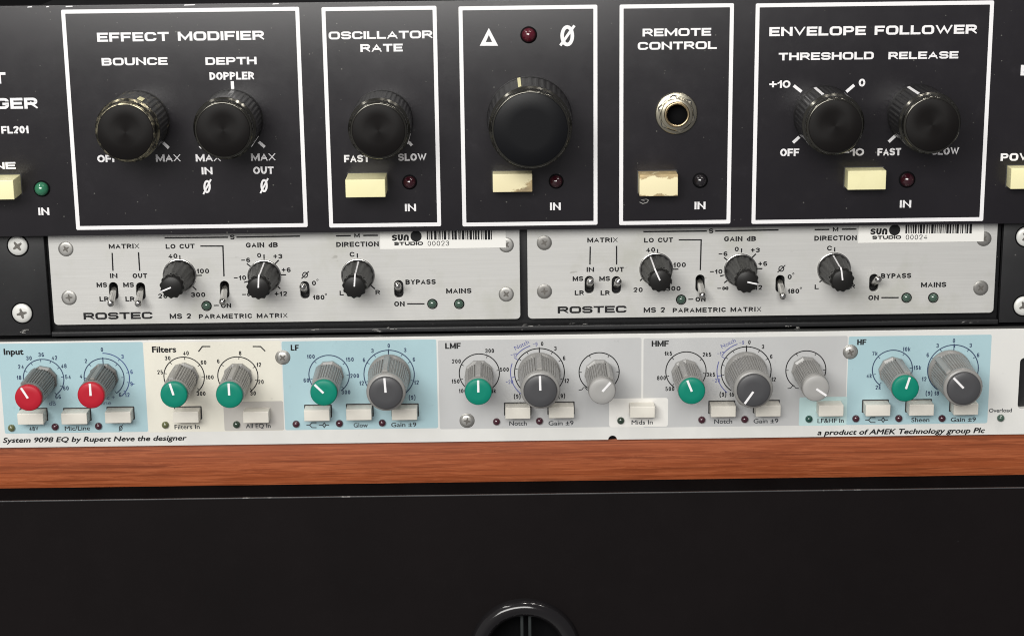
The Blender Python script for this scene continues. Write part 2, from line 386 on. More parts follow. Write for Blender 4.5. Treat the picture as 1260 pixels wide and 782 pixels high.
def typeset(mb, s, x0, z0, h, width=None, off=0.0, y=0, shear=0, center=None, sq=.8, bold=0):
    """humanist letters from Blender's own built-in face"""
    cu = bpy.data.curves.new('tmp', 'FONT'); cu.body = s; cu.offset = off; cu.shear = shear; cu.resolution_u = 3
    ob = bpy.data.objects.new('tmp', cu); C.objects.link(ob)
    dg = bpy.context.evaluated_depsgraph_get(); me = ob.evaluated_get(dg).to_mesh()
    xs = [v.co.x for v in me.vertices]
    lo, hi = min(xs), max(xs); ky = h / .70
    kx = (width / (hi - lo)) if width else ky * sq
    if center is not None: x0 = center - (hi - lo) * kx / 2
    d = bold * h
    for i, (dx, dz) in enumerate(((0, 0),) if not bold else ((-d, 0), (d, 0), (0, d * .8), (0, -d * .8))):
        mb.add([(x0 + (v.co.x - lo) * kx + dx, y - .012 * i, z0 + v.co.y * ky + dz) for v in me.vertices], [tuple(p.vertices) for p in me.polygons])
    ob.evaluated_get(dg).to_mesh_clear(); bpy.data.objects.remove(ob); bpy.data.curves.remove(cu)

class Sheet:
    """printing on one panel plane, laid out from photo pixels"""
    def __init__(s, Y, org=(0, 0, 0), lift=.06, each=None):
        s.Y = Y; s.o = org; s.y = -lift + Y - org[1]; s.mb = MB(); s.each = each; s.n = 0
    def up(s): s.n += 1; return s.y - .012 * (s.n % 5)
    def cut(s, name):
        if s.each and s.mb.v:
            s.mb.build(name, *s.each); s.mb = MB()
    def q(s, px, py):
        x, z = P(px, py, s.Y); return x - s.o[0], z - s.o[2]
    def E(s, t, x0, x1, yb, h, tv=.315, th=.235, R=.26, gap=.13, **k):
        a = s.q(x0, yb); b = s.q(x1, yb); c = s.q((x0 + x1) / 2, yb); d = s.q((x0 + x1) / 2, yb - h)
        strokes(s.mb, t, a[0], c[1], d[1] - c[1], width=b[0] - a[0], tv=tv, th=th, R=R, gap=gap, y=s.y, **k); s.cut('lettering')
    def B(s, t, x0, x1, yb, h): s.E(t, x0, x1, yb, h, tv=.26, th=.225, R=.55, gap=.08 if len(t) > 2 else .13)
    def Ec(s, t, cx, cy, h, wr=.72, **k):
        a = s.q(cx, cy + h / 2); d = s.q(cx, cy - h / 2); k = dict(dict(tv=.16, th=.14, R=.45, gap=.16), **k)
        strokes(s.mb, t, 0, a[1], d[1] - a[1], center=a[0], wr=wr, y=s.y, **k)
    def T(s, t, x0, x1, yb, h, off=.02, shear=0, bold=0):
        a = s.q(x0, yb); b = s.q(x1, yb); c = s.q((x0 + x1) / 2, yb); d = s.q((x0 + x1) / 2, yb - h)
        typeset(s.mb, t, a[0], c[1], d[1] - c[1], width=b[0] - a[0], off=off, y=s.y, shear=shear, bold=bold); s.cut('lettering')
    def L(s, pts, t, closed=False, hold=False):
        sc_ = S(pts[0][0], pts[0][1], s.Y); s.mb.ribbon([s.q(*p) for p in pts], t / sc_, t / sc_, s.up(), closed)
        if not hold: s.cut('printed_mark')
    def arc(s, cx, cy, R, a0, a1, t, n=40):
        c = s.q(cx, cy); k = S(cx, cy, s.Y); r = R / k
        s.mb.ribbon([(c[0] + r * math.sin(math.radians(a0 + (a1 - a0) * i / n)), c[1] + r * math.cos(math.radians(a0 + (a1 - a0) * i / n))) for i in range(n + 1)], t / k, t / k, s.up())
    def tick(s, cx, cy, a, r0, r1, t):
        c = s.q(cx, cy); k = S(cx, cy, s.Y); a = math.radians(a)
        s.mb.ribbon([(c[0] + r / k * math.sin(a), c[1] + r / k * math.cos(a)) for r in (r0, r1)], t / k, t / k, s.up())
    def oval(s, cx, cy, rx, ry, t):
        s.L([(cx + rx * math.cos(i * math.pi / 12), cy + ry * math.sin(i * math.pi / 12)) for i in range(24)], t, True, True)
    def done(s, name, m, parent):
        if s.each: s.cut('printed_mark')
        else: return s.mb.build(name, m, parent)
def base_of(cx, cy, k): return 614 + (cx - 614) / k, -228 + (cy + 228) / k   # where a knob's foot is, from its cap

# ------------------------------------------------------------------ the dark rack behind everything
b = MB(); b.box(-330, 330, 80, 84, -260, 230)
o = b.build('backdrop', DARK); o['kind'] = 'structure'

# ================================================================== black flanger unit
YF = -9.0
xl, zt = P(0, 2.6, YF)[0], P(500, 1.2, YF)[1]
zb = P(640, 283, YF)[1]
ORG = (0, 0, 0)
fl = thing('flanger_unit', 'black rack effects unit with white outlined sections and large round black knobs', 'effects unit', ORG)
b = MB(); b.box(-252, 252, YF, YF + 3, zb, zt, .35); b.build('front_panel', PANEL, fl)
b = MB(); b.box(-215, 215, YF + 3.2, YF + 80, zb + 3, zt - 2); b.build('chassis', FRAMEB, fl)
# chipped paint along the top edge
for px, wpx in ((33, 6), (56, 4), (80, 9), (226, 14), (335, 8)):
    x, z = P(px, 2, YF); b = MB(); b.flat([(x, zt - .9), (x + wpx / 2.8, zt - .75), (x + wpx / 2.9, zt - .35), (x + .3, zt - .4)], YF - .02); b.build('paint_chip', WHITE, fl)

frames = [((74.8, 11.5), (94, 281.6), (369.1, 9.2), (377.7, 280.4)), ((396.1, 8.6), (404.6, 280), (538.2, 7.7), (541.7, 278.1)),
          ((564.3, 7.7), (568.9, 278.1), (735, 6.3), (735.2, 276.8)), ((762.8, 5.8), (761.4, 276.6), (903.3, 4.2), (898.5, 275.2)),
          ((929.8, 4.2), (924.8, 274.7), (1223.4, 1), (1209.6, 272.4))]
for tl, bl, tr, br in frames:
    a, b_, c_, d = (P(*q, YF) for q in (tl, bl, tr, br)); t = 1.75
    x0, x1 = (a[0] + b_[0]) / 2, (c_[0] + d[0]) / 2; z1, z0 = (a[1] + c_[1]) / 2, (b_[1] + d[1]) / 2
    out = rrect(x0, x1, z0, z1, [.7] * 4, 4); inn = rrect(x0 + t, x1 - t, z0 + t, z1 - t, [.25] * 4, 4)
    m = MB(); n_ = len(out)
    m.add([(x, YF - .06, z) for x, z in out + inn], [(i, (i + 1) % n_, (i + 1) % n_ + n_, i + n_) for i in range(n_)])
    m.build('section_outline', WHITE, fl)
def sheet(parent_thing, Y, name, m, fn):
    s = Sheet(Y, each=(m, parent_thing)); fn(s); return s.done(name, m, parent_thing)
def f1(s):
    s.E('EFFECT MODIFIER', 119.7, 325.5, 50.4, 11.2); s.E('BOUNCE', 125.3, 206.5, 80.4, 9.4); s.E('DEPTH', 253, 316, 79.7, 9.3)
    s.B('DOPPLER', 258, 313, 98.2, 9.6); s.L([(285.8, 100), (286.3, 109.5)], 4)
    s.B('OFF', 120, 146, 199.6, 9); s.B('MAX', 192, 222.5, 198.8, 9); s.L([(200.8, 175.5), (207.6, 182.2)], 3.6); s.L([(139, 176), (132.3, 183)], 3.6)
    s.B('MAX', 241, 272, 198.6, 9); s.B('MAX', 309, 339.3, 197.7, 9); s.L([(318.5, 174.5), (325.8, 181)], 3.6); s.L([(253, 175), (246, 182)], 3.6)
    s.B('IN', 248.3, 261.7, 214.6, 9); s.B('OUT', 311.7, 337, 214, 9)
    for cx, cy in ((254.8, 229.6), (325, 228.4)):
        s.oval(cx, cy, 3.2, 6.8, 2.5); s.L([(cx - 4.6, cy + 9.3), (cx + 4.8, cy - 9)], 2.1)
def f2(s):
    s.E('OSCILLATOR', 404.5, 532.4, 48, 9.6, gap=.115); s.E('RATE', 443.5, 495.7, 63.8, 9.6)
    s.B('FAST', 423.5, 455, 199.6, 9); s.B('SLOW', 490, 525, 197.8, 9); s.L([(502.6, 174.5), (506.8, 179)], 3.6); s.B('IN', 498.3, 512, 259.8, 9)
def f3(s):
    s.L([(594.0, 54.2), (601.5, 39), (609.2, 54.2)], 4.6, True)
    s.oval(698, 44.2, 6.3, 10.8, 4.4); s.L([(689.5, 56.2), (706.8, 31.6)], 3.4)
    s.B('IN', 676.8, 690, 258.4, 9.2)
def f4(s):
    s.E('REMOTE', 790.6, 875, 44.6, 9.6); s.E('CONTROL', 784.7, 882, 61, 9.6); s.B('IN', 854.5, 868, 257.4, 9.2)
def f5(s):
    s.E('ENVELOPE FOLLOWER', 946.5, 1202, 43.2, 11.2); s.E('THRESHOLD', 958, 1075, 73.8, 9.3); s.E('RELEASE', 1093, 1179, 72.6, 9)
    s.B('+10', 946.5, 972.5, 108.3, 9.2); s.B('0', 1056.5, 1064.5, 106.6, 9.6); s.B('OFF', 959.8, 983.3, 192.1, 9.2); s.B('-10', 1038, 1063, 191.7, 9.2)
    s.L([(976.6, 105.4), (986.2, 112.9)], 3.7); s.L([(1051, 104.7), (1041.4, 113)], 3.7); s.L([(975.8, 175.5), (983.5, 168.4)], 3.7)
    s.B('FAST', 1079.5, 1108.5, 191.3, 9); s.B('SLOW', 1146, 1180, 190.4, 9); s.L([(1093.5, 174.5), (1101.2, 167.4)], 3.7); s.B('IN', 1107, 1121, 255.4, 9.2)
def f0(s):
    s.E('INSTANT', -108, 7.7, 103.6, 14, tv=.30, th=.24); s.E('FLANGER', -76, 47, 134.4, 13.4, tv=.30, th=.24); s.B('MODEL FL201', -46, 35.5, 164.6, 9.2)
    s.E('LINE', -24, 19.6, 208.2, 8.6); s.B('IN', 47.5, 61, 264.6, 9.2)
def f6(s): s.E('POWER', 1231, 1291, 197.6, 9.3); s.E('E', 1255.6, 1268, 93, 13, tv=.30, th=.24)
for fn in (f0, f1, f2, f3, f4, f5, f6): sheet(fl, YF, 'lettering', WHITE, fn)

def on(px, py, Y): x, z = P(px, py, Y); return (x, Y, z)
KF = 1.037; HF = H(KF, YF)
SF = S(640, 150, YF)
def knurl(n, amp): return lambda j, i, a: amp if (i % 4) < 2 else 0
WORNB = mat('chipped_black_knob', (.016, .0155, .016), .32); n = N(WORNB)
n.base(n.mix(n.ramp(n.noise(30, n.coords((1, 1, 1)), 5, .75), [(.58, (0, 0, 0)), (.66, (.6, .6, .6))]), (.016, .0155, .015), (.34, .30, .19)))
def flanger_knob(cx, cy, rcap, rbase, ang, label, big=False, chip=False, mark=(.85, .84, .76)):
    bx, by = base_of(cx, cy, KF); k = SF * KF; r = rcap / k; R = rbase / SF; h = HF
    m = MB(); n_ = 160
    m.lathe([(R + .2, 0), (R + .2, 2.0), (R - .15, 3.2)], 64, cap=False)
    m.lathe([(R - .15, 3.2), (r + 1.0, h - 7)], n_, rad=knurl(n_, .16), cap=False, smooth=False)
    m.lathe([(r + 1.15, h - 7), (r + 1.1, h - 5.2)], 72, cap=False)
    m.lathe([(r + .2, h - 4.3), (r + .1, h - 4.2), (r + .1, h - 2.4)], 72, cap=False)
    kb = m.build('knob', WORNB if chip else KNOBB, fl, on(bx, by, YF), label)
    m = MB(); m.lathe([(r + 1.1, h - 5.25), (r + .2, h - 4.35)], 72, cap=False); m.build('chamfer_ring', WORN if chip else RIM, kb)
    m = MB(); m.lathe([(r + .12, h - 3.4), (r + .12, h - 1.3), (r - .55, h - .35), (r - 1.0, h - .35)], 72, cap=False); m.build('cap_rim', WORN if chip else RIM, kb)
    m = MB(); m.lathe([(r - .9, h - .8), (r - .95, h - .2), (r - 1.3, h), (r * .5, h), (.4, h)], 96, cap=True); m.build('knob_cap', CAPBIG if big else CAPB, kb)
    m = MB(); a = math.radians(ang)
    p0 = (R + .12, 2.2) if not chip else (r + 1.25, h - 13); p1 = (r + 1.25, h - 6.6)
    wv = 1.2 if chip else (.62 if not big else .7); q = []
    for rr, hh in (p0, p1):
        for s_ in (-1, 1): q.append((rr * math.sin(a) + s_ * wv * math.cos(a), -hh, rr * math.cos(a) - s_ * wv * math.sin(a)))
    q2 = []
    for rr, hh in ((p0[0] + .25, p0[1]), (p1[0] + .22, p1[1])):
        for s_ in (-1, 1): q2.append((rr * math.sin(a) + s_ * wv * math.cos(a), -hh, rr * math.cos(a) - s_ * wv * math.sin(a)))
    m.add(q + q2, [(4, 5, 7, 6), (0, 1, 5, 4), (2, 3, 7, 6), (0, 2, 6, 4), (1, 3, 7, 5)])
    m.build('pointer_mark', WHITE if not (big or chip) else CREAM, kb)
    return kb
flanger_knob(153.5, 163.5, 37, 38.5, 24, 'worn round black knob under the word BOUNCE', chip=True, mark=CREAM)
flanger_knob(274, 160.8, 35.8, 37, 125, 'round black knob under the word DEPTH')
flanger_knob(465.5, 161.6, 35.5, 37, 118, 'round black knob under the words OSCILLATOR RATE')
flanger_knob(653, 160, 48.5, 52, -14, 'largest black knob below the triangle and slashed circle', True)
flanger_knob(1028.4, 156, 35.5, 37, -20, 'round black knob under the word THRESHOLD')
flanger_knob(1148, 154.5, 35.5, 37, -22, 'round black knob under the word RELEASE')

def push_button(x0, x1, y0, y1, k, m, parent, Y, label=None, hole=.5, bev=.35, taper=.0, bez=BEZEL):
    h = H(k, Y); q = lambda px, py: P(614 + (px - 614) / k, -228 + (py + 228) / k, Y)
    a = q(x0, y1); c = q(x1, y0); cx, cz = (a[0] + c[0]) / 2, (a[1] + c[1]) / 2; wx, wz = (c[0] - a[0]) / 2, (c[1] - a[1]) / 2
    b = MB(); b.box(-wx, wx, -h, .5, -wz, wz, bev, 3, taper); o = b.build('push_button', m, parent, (cx, Y, cz), label)
    b = MB(); b.prism(rrect(-wx - hole, wx + hole, -wz - hole, wz + hole, [.4] * 4, 3), -.05, -.02); b.build('button_hole', bez, o)
    return o
push_button(-33, 15.5, 222, 246.5, 1.016, CREAM, fl, YF)
push_button(425.3, 473.6, 221, 243.6, 1.019, CREAM, fl, YF)
push_button(606.5, 654.9, 213.9, 236.9, 1.009, STAINC, fl, YF, 'cream button with a brown stain at its lower corner')
push_button(787, 834.5, 215, 242, 1.011, STAINE, fl, YF, 'cream button with brown stains along its edges')
push_button(1043, 1091, 210, 234, 1.0095, CREAM, fl, YF)
push_button(1243.5, 1292, 207, 233, 1.0085, CREAM, fl, YF)
def lamp(px, py, r, m, parent, Y, bezel=True, tall=1.0, label=None):
    k = S(px, py, Y); R = r / k; b = MB()
    b.lathe([(R, 0)] + [(R * math.cos(t), R * .15 + R * tall * math.sin(t)) for t in [i * math.pi / 2 / 7 for i in range(7)]] + [(.05, R * (.15 + tall))], 28)
    o = b.build('indicator_lamp', m, parent, on(px, py, Y), label)
    if bezel:
        b = MB(); b.lathe([(R * 1.18, 0), (R * 1.18, .35), (R * 1.0, .45)], 28, cap=False); b.build('lamp_rim', DARK, o)
    return o
lamp(51.5, 232, 8.6, LGRN, fl, YF); lamp(504, 224, 7.8, LRED2, fl, YF); lamp(650.5, 43, 8.8, LRED, fl, YF, label='brighter red lamp between the triangle and slashed circle')
lamp(684.3, 223, 7.8, LRED2, fl, YF); lamp(861.5, 222, 8, LBLK, fl, YF); lamp(1116, 221, 8.6, LRED2, fl, YF)
# jack socket
k = S(831, 140, YF)
b = MB(); b.lathe([(25.8 / k, 0), (25.8 / k, .9), (24.6 / k, 1.25), (15 / k, 1.25)], 56, cap=False); jk = b.build('jack_socket', mat('dull_washer', (.46, .43, .34), .34, 1.0), fl, on(832, 139.3, YF))
b = MB(); R6 = 23 / k
hexr = lambda j, i, a: (R6 * .866 / math.cos((a + .2) % (math.pi / 3) - math.pi / 6) - R6) if j < 2 else 0
b.lathe([(R6, 1.4), (R6, 3.3), (19.8 / k, 3.55)], 120, rad=hexr, cap=False, smooth=False); b.lathe([(19.7 / k, 3.5), (18.4 / k, 3.9), (15.6 / k, 4.0)], 48, cap=False); b.build('hex_nut', BRASS, jk)
b = MB(); b.lathe([(R6 + .42, 1.2), (R6 + .42, 1.45), (R6 - .5, 1.5)], 120, rad=hexr, cap=False, smooth=False); b.build('nut_outline', BEZEL, jk)  # added dark hex ring, stands in for the shaded sides of the nut
b = MB(); b.lathe([(15.8 / k, 3.0), (15.8 / k, 4.8), (14.6 / k, 5.2), (12.6 / k, 5.0), (12.4 / k, 4.4)], 48, cap=False); b.build('sleeve', BRASSD, jk)
b = MB(); b.lathe([(12.5 / k, 4.45), (12.2 / k, 4.2), (12.2 / k, .3), (.1, .3)], 40); b.build('socket_hole', DARK, jk)
# lint caught under the remote control button
b = MB(); pts = [(787, 248.5), (791, 250.5), (796, 249), (798, 246.3), (795, 244.8), (789, 246), (793, 246.8)]
b.ribbon([P(x, y, YF) for x, y in pts], .34, .34, YF - .12); o = b.build('pale_lint', SCREWM, fl)

# ================================================================== black frame carrying the two silver modules
YR = 0.0
zr1, zr0 = P(640, 276, YR)[1], P(640, 407.5, YR)[1]
rf = thing('rack_frame', 'black metal rack frame holding the two silver modules, scuffed along its bottom edge', 'rack frame')
xe0, xe1 = P(58, 345, YR)[0], P(1231.5, 345, YR)[0]
b = MB(); b.box(-252, xe0, YR - .4, YR + 2.6, zr0 + 1.2, zr1 + 2, .3); b.build('mounting_ear', FRAMEB, rf)
b = MB(); b.box(xe1, 252, YR - .4, YR + 2.6, zr0 + 1.2, zr1 + 2, .3); b.build('mounting_ear', FRAMEB, rf)
b = MB(); b.box(-222, 222, YR + 4, YR + 70, zr0 + 1, zr1 + 2, .3); b.build('back_box', FRAMEB, rf)
zl = P(640, 400, YR)[1]
b = MB(); b.box(xe0 + .4, xe1 - .4, YR - 1.2, YR + 3.9, zr0 + .6, zl, .5); b.build('bottom_lip', FRAMEB, rf)
for px, py, wd in ((25, 408, 6), (28, 406, 4), (383, 405, 7), (455, 404.5, 8), (475, 403, 14), (462, 406.5, 5), (965, 401.5, 10), (976, 403, 8), (1180, 395.5, 14), (700, 398, 20), (640, 399.5, 30)):
    b = MB()
    for q in range(5):
        x, z = P(px + random.uniform(0, wd), py + random.uniform(-1.3, 1.3), YR); L_ = random.uniform(.5, 2.0)
        b.flat([(x, z), (x + L_, z + random.uniform(-.1, .3)), (x + L_ * .9, z + .25), (x + .1, z + .22)], YR - 1.24 - .012 * q)
    b.build('paint_scuff', SCREWM, rf)
def screw(px, py, r, m, parent, Y, head='cross', rot=20, washer=None, org=(0, 0, 0), flush=1.0):
    R = r / S(px, py, Y); x, _, z = on(px, py, Y)
    f = flush; b = MB(); b.lathe([(R, 0), (R, .25 * f), (R * .93, .7 * f), (R * .6, 1.0 * f), (.1, 1.1 * f)], 40)
    o = b.build('screw', m, parent, (x - org[0], Y - org[1], z - org[2]))
    b = MB(); a = .16 * R; L_ = .52 * R
    for t in (0, 90):
        t = math.radians(t + rot); ca, sa = math.cos(t), math.sin(t)
        pts = [(-L_, -a * .5), (-a, -a), (a, -a), (L_, -a * .5), (L_, a * .5), (a, a), (-a, a), (-L_, a * .5)]
        b.prism([(p * ca - q * sa, p * sa + q * ca) for p, q in pts], -.9 * f, -1.13 * f - .02 - t * .003)
    b.build('cross_slot', RECESS, o)
    if washer:
        b = MB(); b.lathe([(R * 1.14, 0), (R * 1.14, .1), (R, .12)], 40, cap=False); b.build('countersink', washer, o)
    return o
for px, py, rt in ((22, 302.2, 35), (27.3, 385, 12), (1262.5, 291, 40), (1259.5, 376, 25)):
    s_ = screw(px, py, 12.1, SCREWW, rf, YR - .4, rot=rt, washer=DARK)

# ================================================================== silver module, built once and copied
GRP = 'silver parametric matrix modules side by side in the black frame'
x0, zm0 = P(66.6, 397.3, YR); x1, _ = P(640.4, 394, YR); zm0 = (P(80, 398, YR)[1] + P(620, 394, YR)[1]) / 2; zm1 = P(350, 277, YR)[1]
MO = ((x0 + x1) / 2, YR, zm0)
md = thing('matrix_module', 'silver brushed metal module whose barcode sticker ends in 23, beside two darkly worn screws', 'audio module', MO, GRP)
md['label'] = 'silver brushed metal module with both matrix toggle levers flipped down'
lx0, lx1, lz1 = x0 - MO[0], x1 - MO[0], zm1 - zm0
def boolean_plate(name, outline, holes, thick, m, parent, loc):
    b = MB(); b.prism(outline, 0, thick); o = b.build(name, m, parent, loc)
    c = MB()
    for hpts in holes: c.prism(hpts, -3, thick + 3)
    co = c.build('cutter', m); co.location = o.matrix_world.translation if False else (0, 0, 0)
    co.parent = parent; co.location = o.location
    md_ = o.modifiers.new('b', 'BOOLEAN'); md_.object = co; md_.solver = 'EXACT'
    bv = o.modifiers.new('v', 'BEVEL'); bv.width = .2 * U; bv.segments = 2; bv.limit_method = 'ANGLE'
    dg = bpy.context.evaluated_depsgraph_get(); me = bpy.data.meshes.new_from_object(o.evaluated_get(dg))
    o.modifiers.clear(); o.data = me; bpy.data.objects.remove(co)
    return o
def ml(px, py): x, z = P(px, py, YR); return x - MO[0], z - MO[2]
slots = [(139.8, 358), (173.2, 358.3), (276.4, 356.3), (375.2, 356.8), (490.7, 355.5)]
kR = S(350, 345, YR)
holes = [stadium(*ml(px, py), 11.3 / kR, 22.5 / kR) for px, py in slots]
plate = boolean_plate('face_plate', rrect(lx0, lx1, 0, lz1, [1.9, 1.9, .3, .3], 6), holes, 2.0, ALU, md, (0, 0, 0))
def rs(name, m, fn):
    s = Sheet(YR, MO, .05, (m, md) if name == 'lettering' else None); fn(s); return s.done(name, m, md)
HV = dict(tv=.27, th=.235, R=.5, gap=.15)
def r1(s):
    E = lambda t, a, b, c, h=5.9, **k: s.E(t, a, b, c, h, **dict(HV, **k))
    E('MATRIX', 134, 171.5, 305.8); s.L([(138, 311), (139, 333)], 1.7); s.L([(170.4, 310), (171.9, 333)], 1.7)
    E('IN', 135.5, 144.7, 342); E('OUT', 163.3, 181.3, 342); E('MS', 119, 132, 353.3); E('MS', 151.8, 165, 353.2); E('LR', 122.6, 134, 370.6); E('LR', 154.5, 165.8, 370.6)
    s.E('ROSTEC', 103, 188, 392.5, 8.5, tv=.34, th=.25, R=.26, gap=.13)
def r2(s):
    E = lambda t, a, b, c, h=5.8, **k: s.E(t, a, b, c, h, **dict(HV, **k))
    s.L([(202.3, 292.6), (280.6, 291.8)], 1.8); s.L([(290.8, 291.7), (369, 290.4)], 1.8); E('S', 283.2, 288.8, 294.6)
    E('LO CUT', 204, 239.7, 305.8); s.L([(246.5, 302.6), (274.3, 302.6), (275.6, 339.8)], 1.7)
    s.E('MS 2', 209, 235.4, 392, 6.5, **dict(HV, tv=.25)); E('PARAMETRIC MATRIX', 244.8, 354, 391.4, gap=.21)
    E('\u2212', 263.3, 269.3, 378.4); E('ON', 272, 284.5, 378.6)
    E('GAIN dB', 302.6, 342, 304.4, 6.2)
    s.L([(375.4 - 4.4, 342.6), (375.4 + 4.6, 333.6)], 1.3); s.oval(375.4, 338.1, 3.0, 3.1, 1.3)
    E('0', 383.9, 389, 351, 5.8); s.oval(390.6, 344.2, .9, .9, .7); E('180', 385, 399.4, 368.5, 5.8); s.oval(401, 361.8, .9, .9, .7)
def r3(s):
    E = lambda t, a, b, c, h=5.9, **k: s.E(t, a, b, c, h, **dict(HV, **k))
    s.L([(413.4, 290.1), (431.6, 289.9)], 1.8); s.L([(447, 289.6), (465, 289.4)], 1.8); E('M', 436, 442.7, 292.2, 5)
    E('DIRECTION', 413.8, 466.2, 303.5, 6.2); E('BYPASS', 499, 536.2, 349.8, 6.2); E('ON', 485, 498, 376.7, 6.1); s.L([(501, 373.6), (522.4, 373.6)], 1.7)
    E('MAINS', 549, 580.2, 360.8, 6.2)
for fn in (r1, r2, r3): rs('lettering', BLACKINK, fn)
def d1(s):
    for t, cx, cy in (('40', 212.7, 314.8), ('100', 249.7, 333.3), ('300', 243.9, 362.4), ('20', 200.5, 364)): s.Ec(t, cx, cy, 5.8, 1.0, tv=.26, th=.225, gap=.2)
    s.L([(221.2, 313.9), (221.5, 319.8)], 1.5); s.L([(241.5, 338.7), (248.5, 338.6)], 1.5); s.L([(237.2, 352.3), (241.7, 356.6)], 1.6); s.L([(202, 353), (206, 349)], 1.6)
def d2(s):
    for t, cx, cy in (('\u22126', 302.5, 319.8), ('0', 319, 314), ('+3', 342, 315.2), ('+6', 352.3, 331.9), ('+12', 345.8, 361.2), ('\u221210', 295.5, 341.6), ('\u2212\u221e', 305.0, 362)): s.Ec(t, cx, cy, 5.7, 1.0, tv=.26, th=.225, gap=.22)
    for p in (((303.8, 324.2), (308.3, 327.8)), ((324.8, 313), (325, 318.6)), ((342.9, 319.8), (338.5, 324.4)), ((345.4, 338), (352, 337.9)), ((341, 351.5), (345, 355.2)), ((300.4, 347.2), (305, 346)), ((306, 355.5), (311, 351.5))): s.L(p, 1.6)
def d3(s):
    s.Ec('C', 433.3, 312.8, 6, 1.0, tv=.26, th=.225); s.Ec('L', 420.5, 360.4, 5.7, 1.0, tv=.26, th=.225); s.Ec('R', 465, 359.4, 5.7, 1.0, tv=.26, th=.225)
    s.L([(439.6, 311.7), (439.8, 317.2)], 1.6); s.L([(456.3, 350.9), (461.3, 355.2)], 1.6); s.L([(423.5, 354.5), (428, 350.5)], 1.6)
for fn in (d1, d2, d3): rs('dial_scale', BLACKINK, fn)
# fluted knob with a line over its side and cap
KR = 1.0275; HR = H(KR, YR)
def flute(n, lobes, amp): return lambda j, i, a: amp * (math.cos(lobes * a))
def module_knob():
    Rb = 19.6 / kR; rc = 13.2 / (kR * KR); m = MB(); n_ = 96
    m.lathe([(Rb, .3), (Rb, 1.6), (Rb - .5, 2.2)], 64, cap=False)
    m.lathe([(Rb - .4, 2.2), (Rb - .9, 5), (rc + .3, HR - 5)], n_, rad=lambda j, i, a: .16 * math.cos(14 * a), cap=False)
    m.lathe([(rc + .3, HR - 5), (rc + .55, HR - 3.5), (rc + .5, HR - 1.4), (rc, HR - .9)], n_, rad=lambda j, i, a: .27 * math.cos(12 * a), cap=False)
    kb = m.build('knob', RKNOB, md)
    m = MB(); m.lathe([(Rb + .5, 0), (Rb + .45, .35), (Rb, .4)], 64, cap=False); m.build('skirt_ring', STEEL, kb)
    m = MB(); m.lathe([(rc + .25, HR - 1.6), (rc - .05, HR - .3), (rc - .5, HR), (.1, HR)], 64); m.build('knob_cap', RKNOB, kb)
    m = MB(); w_ = .34
    q = [(Rb - .3, 2.4), (Rb - .55, 5), (rc + .75, HR - 5), (rc + 1.02, HR - 3.5), (rc + .97, HR - 1.3), (rc - .1, HR + .03), (.2, HR + .08)]
    m.add([(s_ * w_, -h - .02, r + .04) for r, h in q for s_ in (-1, 1)], [(2 * i, 2 * i + 1, 2 * i + 3, 2 * i + 2) for i in range(len(q) - 1)])
    m.build('pointer_line', WHITE, kb)
    return kb
mk = module_knob()
def mloc(px, py): x, z = ml(px, py); return (x, 0, z)
mk.location = [q * U for q in mloc(221, 338.6)]; mk.rotation_euler = (0, math.radians(-112), 0)
mk2 = copy_part(mk, md, mloc(325.3, 339.8), 4); mk3 = copy_part(mk, md, mloc(440.4, 338.4), 5)
def toggle(px, py, up, sway=0):
    m = MB(); L_ = 10.2
    m.lathe([(1.3, -4.5), (1.4, 0), (1.55, L_ - 3.5), (1.65, L_ - 1.8), (1.55, L_ - .8), (1.05, L_ - .12), (.1, L_ + .05)], 28)
    o = m.build('toggle_lever', STEEL, md, mloc(px, py))
    o.rotation_euler = (math.radians(-24 if up else 25), 0, math.radians(sway)); return o
toggles = [toggle(139.8, 358, False), toggle(173.2, 358.3, False), toggle(276.4, 356.3, False), toggle(375.2, 356.8, True), toggle(490.7, 355.5, True)]
def mlamp(px, py, r):
    o = lamp(px, py, r, LGRY, md, YR, True, .75); o.location = [q * U for q in mloc(px, py)]
for px, py in ((254.2, 376), (532, 373.6), (565, 373.6)): mlamp(px, py, 5.4)
for px, py, m_, rt in ((81, 306.2, SCREWM, 30), (85, 366, SCREWM, 5), (622.9, 301.3, SCREWM, 50), (622.9, 361.8, SCREWM, 40)):
    s_ = screw(px, py, 8.2, m_, md, YR, rot=rt, washer=SCREWD, org=MO, flush=.16)
def sticker(digits, parent):
    s = Sheet(YR, MO); a = s.q(468, 306.4); c = s.q(622.5, 306.0); top = lz1 - .3
    b = MB(); b.box(a[0], c[0], -.34, -.02, a[1], top, 0); st_ = b.build('barcode_sticker', PAPER, parent, label='white sticker with barcode and number ' + digits)
    s = Sheet(YR, MO, .38)
    s.E('sun', 482, 503, 296.0, 9.0, tv=.29, th=.21, R=.3, gap=.07, italic=.06)
    c0 = s.q(512, 290.3); r = 6.9 / kR; s.mb.flat([(c0[0] + r * math.cos(i * math.pi / 16), c0[1] + r * math.sin(i * math.pi / 16)) for i in range(32)], s.y)
    s.E('STUDIO', 485, 520.6, 301.5, 4.3, tv=.36, th=.3, R=.3, gap=.12)
    s.E(digits, 526.3, 552.7, 302.1, 6, tv=.13, th=.12, R=.45, gap=.22)
    rnd = random.Random(int(digits)); x = 525.3
    while x < 606:
        wd = rnd.choice((1, 1, 1.5, 2.2, 3)); x2 = min(x + wd, 607.4)
        p = s.q(x, 294.6); q_ = s.q(x2, 294.6); s.mb.flat([(p[0], p[1]), (q_[0], p[1]), (q_[0], top), (p[0], top)], s.y); x = x2 + rnd.choice((.9, 1, 1.4, 2))
    s.mb.build('lettering', BLACKINK, st_)
    return st_
